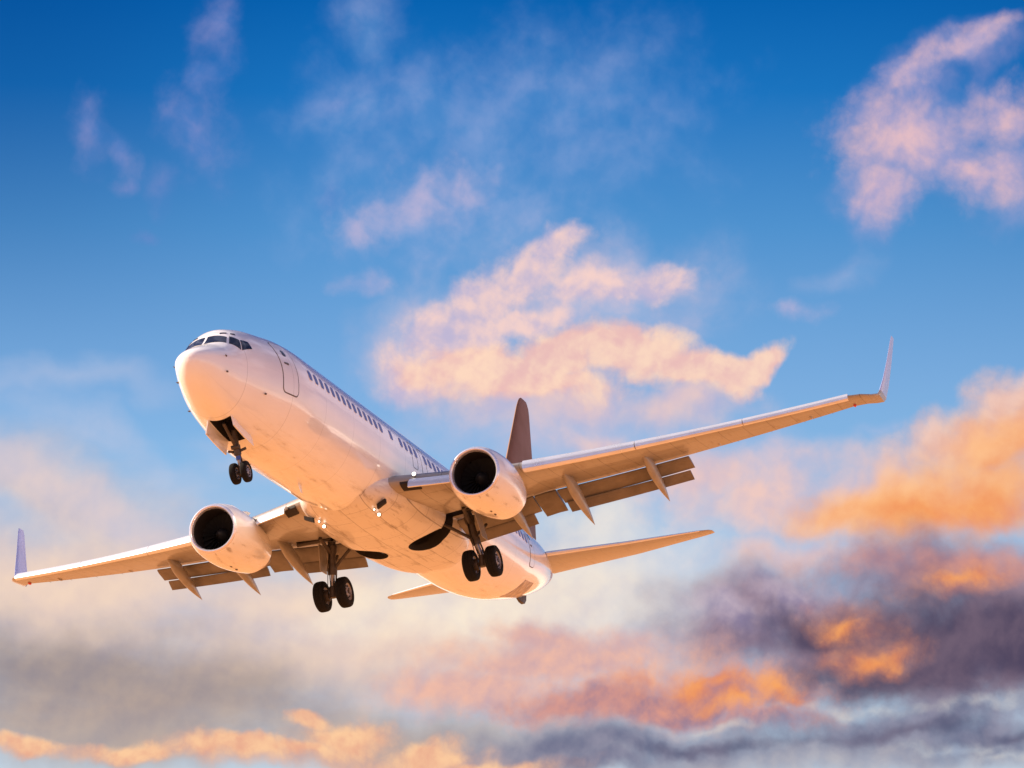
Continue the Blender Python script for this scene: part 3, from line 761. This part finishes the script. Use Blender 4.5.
# tail skid and tail cone exhaust
bm = bmesh.new()
grid(bm, [[Vector((x, y * w, z)) for y, z in ((-1, zt), (1, zt), (.6, zb), (-.6, zb))] for x, w, zt, zb in ((33.3, .05, -.8, -.88), (33.7, .11, -.65, -.95), (34.1, .12, -.55, -.95), (34.4, .10, -.5, -.75))])
link('tail_skid', bm, M['gear'], jet, angle=20)
bm = bmesh.new(); lathe(bm, [(0, .20), (.10, .20), (.11, .17), (-.3, .15), (-.3, .001)], (37.95, 0, 1.12), (1, 0, .05), 24); link('tail_exhaust', bm, M['hot'], jet)

# ---- landing gear
def wheel(parent, c, axis_y, r, w):
    bm = bmesh.new()
    h = w / 2
    prof = [(-h * .62, r * .50, 1), (-h * .85, r * .56, 0), (-h, r * .72, 0), (-h * .96, r * .86, 0), (-h * .80, r * .955, 0), (-h * .58, r * .99, 0), (-h * .36, r, 0), (-h * .34, r * .975, 0), (-h * .28, r * .975, 0), (-h * .26, r, 0),
            (-h * .02, r * 1.003, 0), (0, r * .98, 0), (h * .02, r * 1.003, 0), (h * .26, r, 0), (h * .28, r * .975, 0), (h * .34, r * .975, 0), (h * .36, r, 0), (h * .58, r * .99, 0), (h * .80, r * .955, 0), (h * .96, r * .86, 0), (h, r * .72, 0), (h * .85, r * .56, 1), (h * .62, r * .50, 1), (h * .55, r * .30, 1), (h * .75, r * .2, 1), (h * .8, .002, 1)]
    prof = [(-h * .8, .002, 1), (-h * .75, r * .2, 1), (-h * .55, r * .30, 1)] + prof
    lathe(bm, prof, c, (0, 1, 0), 40)
    for s in (-1, 1):
        for k in range(9):
            a = 2 * math.pi * k / 9
            p = Vector(c) + Vector((r * .38 * math.cos(a), s * h * .60, r * .38 * math.sin(a)))
            tube(bm, p, p + Vector((0, s * .02, 0)), r * .06, n=8, mi=2)
    return link('wheel', bm, [M['tyre'], M['rim'], M['dark']], parent)

def main_gear(side):
    top = Vector((19.35, side * 2.62, -1.25)); ax = Vector((19.62, side * 2.87, -3.14))
    bm = bmesh.new()
    mid = top.lerp(ax, .62)
    tube(bm, top, mid, .15, .135, 18)
    tube(bm, top.lerp(ax, .08), top.lerp(ax, .22), .20, .17, 18); tube(bm, top.lerp(ax, .5), top.lerp(ax, .63), .175, .165, 18)
    tube(bm, ax + Vector((0, -.62, 0)), ax + Vector((0, .62, 0)), .075, n=14)
    tube(bm, ax + Vector((0, 0, -.12)), ax + Vector((0, 0, .30)), .13, .12, 16)
    for s in (-1, 1):           # brake packs
        tube(bm, ax + Vector((0, s * .14, 0)), ax + Vector((0, s * .30, 0)), .21, n=24)
    g_ = link('main_landing_gear', bm, M['gear'], jet)
    bm = bmesh.new(); tube(bm, mid, ax + Vector((0, 0, .28)), .085, n=18); link('oleo', bm, M['chrome'], g_)
    bm = bmesh.new()            # folding side brace, drag strut, beam
    tube(bm, top.lerp(ax, .55), Vector((19.25, side * 1.75, -1.55)), .06, n=10); tube(bm, Vector((19.25, side * 1.75, -1.55)), Vector((19.2, side * 1.2, -1.5)), .05, n=10)
    tube(bm, top.lerp(ax, .50), Vector((20.6, side * 2.9, -1.45)), .055, n=10)
    tube(bm, top.lerp(ax, .25), Vector((18.5, side * 2.75, -1.30)), .07, n=10)
    tube(bm, top + Vector((-.1, 0, .1)), Vector((19.2, side * 3.9, -1.15)), .09, n=10)
    link('side_brace', bm, M['gear'], g_)
    bm = bmesh.new()
    k0 = mid + Vector((.12, 0, .05)); k1 = Vector((ax.x + .42, ax.y, (mid.z + ax.z) / 2 + .1)); k2 = ax + Vector((.12, 0, .22))
    for s in (-1, 1):
        tube(bm, k0 + Vector((0, s * .10, 0)), k1, .032, n=8); tube(bm, k1, k2 + Vector((0, s * .10, 0)), .032, n=8)
    link('torque_link', bm, M['gear'], g_)
    bm = bmesh.new()
    for a, b in ((.1, .9), (.2, .85)):
        q0 = top.lerp(ax, a) + Vector((-.16, .05, 0)); q1 = top.lerp(ax, b) + Vector((-.15, -.06 + a, .05))
        tube(bm, q0, (q0 + q1) / 2 + Vector((-.08, 0, 0)), .014, n=6); tube(bm, (q0 + q1) / 2 + Vector((-.08, 0, 0)), q1, .014, n=6)
    link('brake_hose', bm, M['tyre'], g_)
    # leg door on the outer side
    bm = bmesh.new()
    rows = []
    for t in (0, .35, .7, 1):
        c = top.lerp(ax, .05 + .50 * t) + Vector((0, side * .34, 0)); w_ = .42 - .10 * t
        rows.append([c + Vector((-w_, 0, 0)), c + Vector((w_, 0, 0)), c + Vector((w_, side * .03, 0)), c + Vector((-w_, side * .03, 0))])
    grid(bm, rows); link('leg_door', bm, M['canoe'], g_)
    wheel(g_, ax + Vector((0, -.43, 0)), 0, .565, .40); wheel(g_, ax + Vector((0, .43, 0)), 0, .565, .40)
main_gear(-1); main_gear(1)

top = Vector((3.85, 0, -1.75)); ax = Vector((4.07, 0, -3.11))
bm = bmesh.new()
mid = top.lerp(ax, .6)
tube(bm, top, mid, .095, .085, 16); tube(bm, top.lerp(ax, .35), top.lerp(ax, .58), .12, n=16)
tube(bm, ax + Vector((0, -.26, 0)), ax + Vector((0, .26, 0)), .045, n=12); tube(bm, ax + Vector((0, 0, -.07)), ax + Vector((0, 0, .2)), .07, n=12)
tube(bm, top.lerp(ax, .45), Vector((3.0, 0, -1.75)), .05, n=10)
for s in (-1, 1): tube(bm, top.lerp(ax, .5) + Vector((-.02, s * .12, 0)), top.lerp(ax, .5) + Vector((.02, s * .30, .06)), .045, n=10)
tube(bm, top.lerp(ax, .42) + Vector((-.12, -.13, 0)), top.lerp(ax, .42) + Vector((-.12, .13, 0)), .07, n=12)
ng = link('nose_landing_gear', bm, M['gear'], jet)
bm = bmesh.new(); tube(bm, mid, ax + Vector((0, 0, .18)), .058, n=16); link('oleo', bm, M['chrome'], ng)
bm = bmesh.new(); k1 = Vector((4.33, 0, -2.72))
for s in (-1, 1): tube(bm, mid + Vector((.05, s * .06, .02)), k1, .022, n=8); tube(bm, k1, ax + Vector((.05, s * .06, .16)), .022, n=8)
link('torque_link', bm, M['gear'], ng)
bm = bmesh.new(); tube(bm, mid + Vector((0, 0, -.02)), mid + Vector((.01, 0, -.14)), .075, n=16); link('steering_collar', bm, M['blue'], ng)
wheel(ng, ax + Vector((0, -.19, 0)), 0, .345, .20); wheel(ng, ax + Vector((0, .19, 0)), 0, .345, .20)

# nose gear doors, hinged along the sides of the well
for side in (-1, 1):
    bm = bmesh.new(); rows = []
    for k in range(9):
        x = 2.72 + (4.27 - 2.72) * k / 8
        bt, hw = fsec(x)[1], fsec(x)[2]
        h = fpoint(x, side * (math.pi - math.asin(min(.9, .375 / hw))))
        ln = .36 if side < 0 else .44; ow = .05 if side < 0 else .12
        a = h + Vector((0, 0, .02)); b = a + Vector((0, side * ow * .6, -ln * .55)); c = a + Vector((0, side * ow, -ln))
        rows.append([a, b, c, c + Vector((0, side * .035, 0)), b + Vector((0, side * .04, 0)), a + Vector((0, side * .035, 0))])
    grid(bm, rows); link('nose_gear_door', bm, M['body'], jet, angle=50)

# ---- cut the wheel wells
def cutter(shapes):
    bm = bmesh.new()
    for pts, z0, z1 in shapes:
        grid(bm, [[Vector((x, y, z0)) for x, y in pts], [Vector((x, y, z1)) for x, y in pts]], mi=0)
    return link('cutter', bm, M['dark'], jet, smooth=False)
def bool_cut(targets, cut):
    for o in targets:
        md = o.modifiers.new('b', 'BOOLEAN'); md.operation = 'DIFFERENCE'; md.object = cut; md.solver = 'EXACT'; md.material_mode = 'TRANSFER' if hasattr(md, 'material_mode') else md.material_mode
    dg = bpy.context.evaluated_depsgraph_get(); dg.update()
    new = [(o, bpy.data.meshes.new_from_object(o.evaluated_get(dg))) for o in targets]
    for o, me in new:
        o.modifiers.clear(); old = o.data; o.data = me; me.name = o.name
        bpy.data.meshes.remove(old)
    bpy.data.objects.remove(cut)
def well(side):
    n = 28; c = (18.95, side * 1.12); pts = []
    for k in range(n):
        a = 2 * math.pi * k / n; pts.append((c[0] + .80 * math.cos(a), c[1] + .68 * math.sin(a)))
    return pts
def slot(side):
    return [(18.6, side * 1.3), (19.6, side * 1.3), (19.6, side * 2.0), (19.65, side * 2.9), (19.6, side * 3.9), (19.05, side * 3.9), (18.95, side * 3.0), (18.8, side * 2.0)]
for side in (-1, 1):
    bool_cut([fuselage, fairing, wingP if side < 0 else wingS], cutter([(well(side), -2.8, -1.55)]))
    bool_cut([fairing, fuselage, wingP if side < 0 else wingS], cutter([(slot(side), -2.9, -0.88)]))
bool_cut([fuselage], cutter([([(2.72, -.36), (2.72, .36), (4.25, .38), (4.25, -.38)], -2.6, -1.25)]))

# ---- windows, doors and fittings on the fuselage
for side in (-1, 1):
    proto = None; pf = None
    k = 0
    for i in range(50):
        x = 6.42 + .5065 * i
        if i in (14, 16, 21, 33) or x > 29.8: continue
        bm = bmesh.new(); rr_plate(bm, x, .43, .155, .21, .09, side, .005, ring=None)
        f = link('cabin_window', bm, M['body'], fuselage)
        bm = bmesh.new(); rr_plate(bm, x, .43, .128, .18, .08, side, .012)
        link('pane', bm, M['cabin'], f)
def door(side, x, z, hx, hz, name, win=True):
    bm = bmesh.new(); rr_plate(bm, x, z, hx, hz, .14, side, .010)
    d = link(name, bm, M['body'], fuselage)
    bm = bmesh.new(); rr_plate(bm, x, z, hx + .045, hz + .035, .17, side, .005, ring=.065); link('door_seal', bm, M['seal'], d)
    if win:
        bm = bmesh.new(); rr_plate(bm, x, z + .42, .10, .13, .07, side, .016); link('door_window', bm, M['glass'], d)
    bm = bmesh.new(); rr_plate(bm, x + .1 * side, z + .02, .14, .035, .03, side, .018); link('handle', bm, M['seal'], d)
door(-1, 4.93, .40, .43, .90, 'passenger_door'); door(1, 4.93, .40, .38, .83, 'service_door')
door(-1, 30.6, .30, .38, .83, 'passenger_door'); door(1, 30.6, .30, .38, .83, 'service_door')
for s in (-1, 1):
    for xd in (16.3, 17.3):
        bm = bmesh.new(); rr_plate(bm, xd, .30, .27, .50, .10, s, .004, ring=.018); link('overwing_exit', bm, M['seal'], fuselage)
for s in (-1, 1):          # forward cargo door outline is on starboard
    if s > 0:
        bm = bmesh.new(); rr_plate(bm, 8.3, -1.05, .62, .45, .1, s, .004, ring=.02); link('cargo_door', bm, M['seal'], fuselage)
# cockpit windows
def nose_quad(q, side, off=.012, base=-.01):
    """q: four (x, angle) corners"""
    bm = bmesh.new()
    patch(bm, lambda a, b, o: fpoint(a, b * side, o), q, off, 8, base)
    return bm
for side in (-1, 1):
    for nm, q in (('windshield', [(1.86, .045), (2.13, .73), (2.39, .60), (2.28, .045)]), ('cockpit_side_window', [(2.165, .82), (2.42, 1.20), (2.62, .895), (2.465, .64)]), ('cockpit_side_window', [(2.46, 1.22), (2.98, 1.19), (2.97, .99), (2.665, .91)])):
        link(nm, nose_quad(q, side), M['glass'], fuselage)
    link('eyebrow_window', nose_quad([(2.45, .34), (2.56, .50), (2.61, .48), (2.51, .33)], side), M['glass'], fuselage)
    link('eyebrow_window', nose_quad([(2.61, .60), (2.72, .71), (2.76, .65), (2.65, .57)], side), M['glass'], fuselage)
    # probes and ports
    for (x, t, h_) in ((1.63, 1.95, .035), (1.58, 1.455, .02), (3.55, 2.045, .05)):
        bm = bmesh.new(); p = fpoint(x, t * side, -.01); q_ = fpoint(x, t * side, h_)
        tube(bm, p, q_, .035, .03, 8); tube(bm, q_, q_ + Vector((-.09, 0, 0)), .018, .012, 8); link('pitot_probe', bm, M['seal'], fuselage)
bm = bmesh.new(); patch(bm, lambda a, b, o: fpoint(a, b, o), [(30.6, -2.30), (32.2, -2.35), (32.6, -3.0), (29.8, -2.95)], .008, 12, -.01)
link('tail_reflection_patch', bm, M['tail_reflection'], fuselage)  # plate added to carry the painted reflection under the tail
# antennas
bm = bmesh.new()
for x, z, h in ((9.2, -2.13, -.30),):
    grid(bm, [[Vector((x + a, b, z + .02)) for a, b in ((0, 0), (.15, .025), (.4, 0), (.15, -.025))], [Vector((x + .18 + a * .5, b * .5, z + h)) for a, b in ((0, 0), (.15, .025), (.4, 0), (.15, -.025))]])
link('blade_antenna', bm, M['body'], fuselage)
bm = bmesh.new(); grid(bm, [[Vector((x + a, b, z)) for a, b in ((0, 0), (.15, .03), (.45, 0), (.15, -.03))] for x, z in ((7.8, 1.86), (8.0, 2.2))]); link('blade_antenna', bm, M['body'], fuselage)
# belly lamp pairs and wing-root lamps
def lamp(p, d, r, parent):
    p = Vector(p); d = Vector(d).normalized()
    bm = bmesh.new(); tube(bm, p - d * .01, p - d * .16, r * 1.12, r * .7, 18)
    h = link('landing_light', bm, M['gear'], parent)
    bm = bmesh.new(); lathe(bm, [(-.005, r, ), (.02, r * .8), (.035, r * .4), (.04, .001)], p, d, 18); link('lens', bm, M['lamp'], h)
for y in (-1.02, 1.02):
    lamp((14.20, y, -2.24), (-1, 0, -.12), .06, jet); lamp((13.75, y, -2.17), (-1, 0, -.12), .036, jet)
lamp((14.35, -2.40, -1.02), (-1, -.15, 0), .07, jet)
# ram air inlets
for s in (-1, 1):
    bm = bmesh.new(); grid(bm, [[Vector((x, s * y, z)) for y, z in ((1.18, zb), (1.50, zb + .16), (1.50, zb + .30), (1.18, zb + .16))] for x, zb in ((13.6, -2.20), (13.75, -2.20))])
    link('ram_air_inlet', bm, M['dark'], fairing)

scene.render.engine = 'CYCLES'
scene.cycles.max_bounces = 4
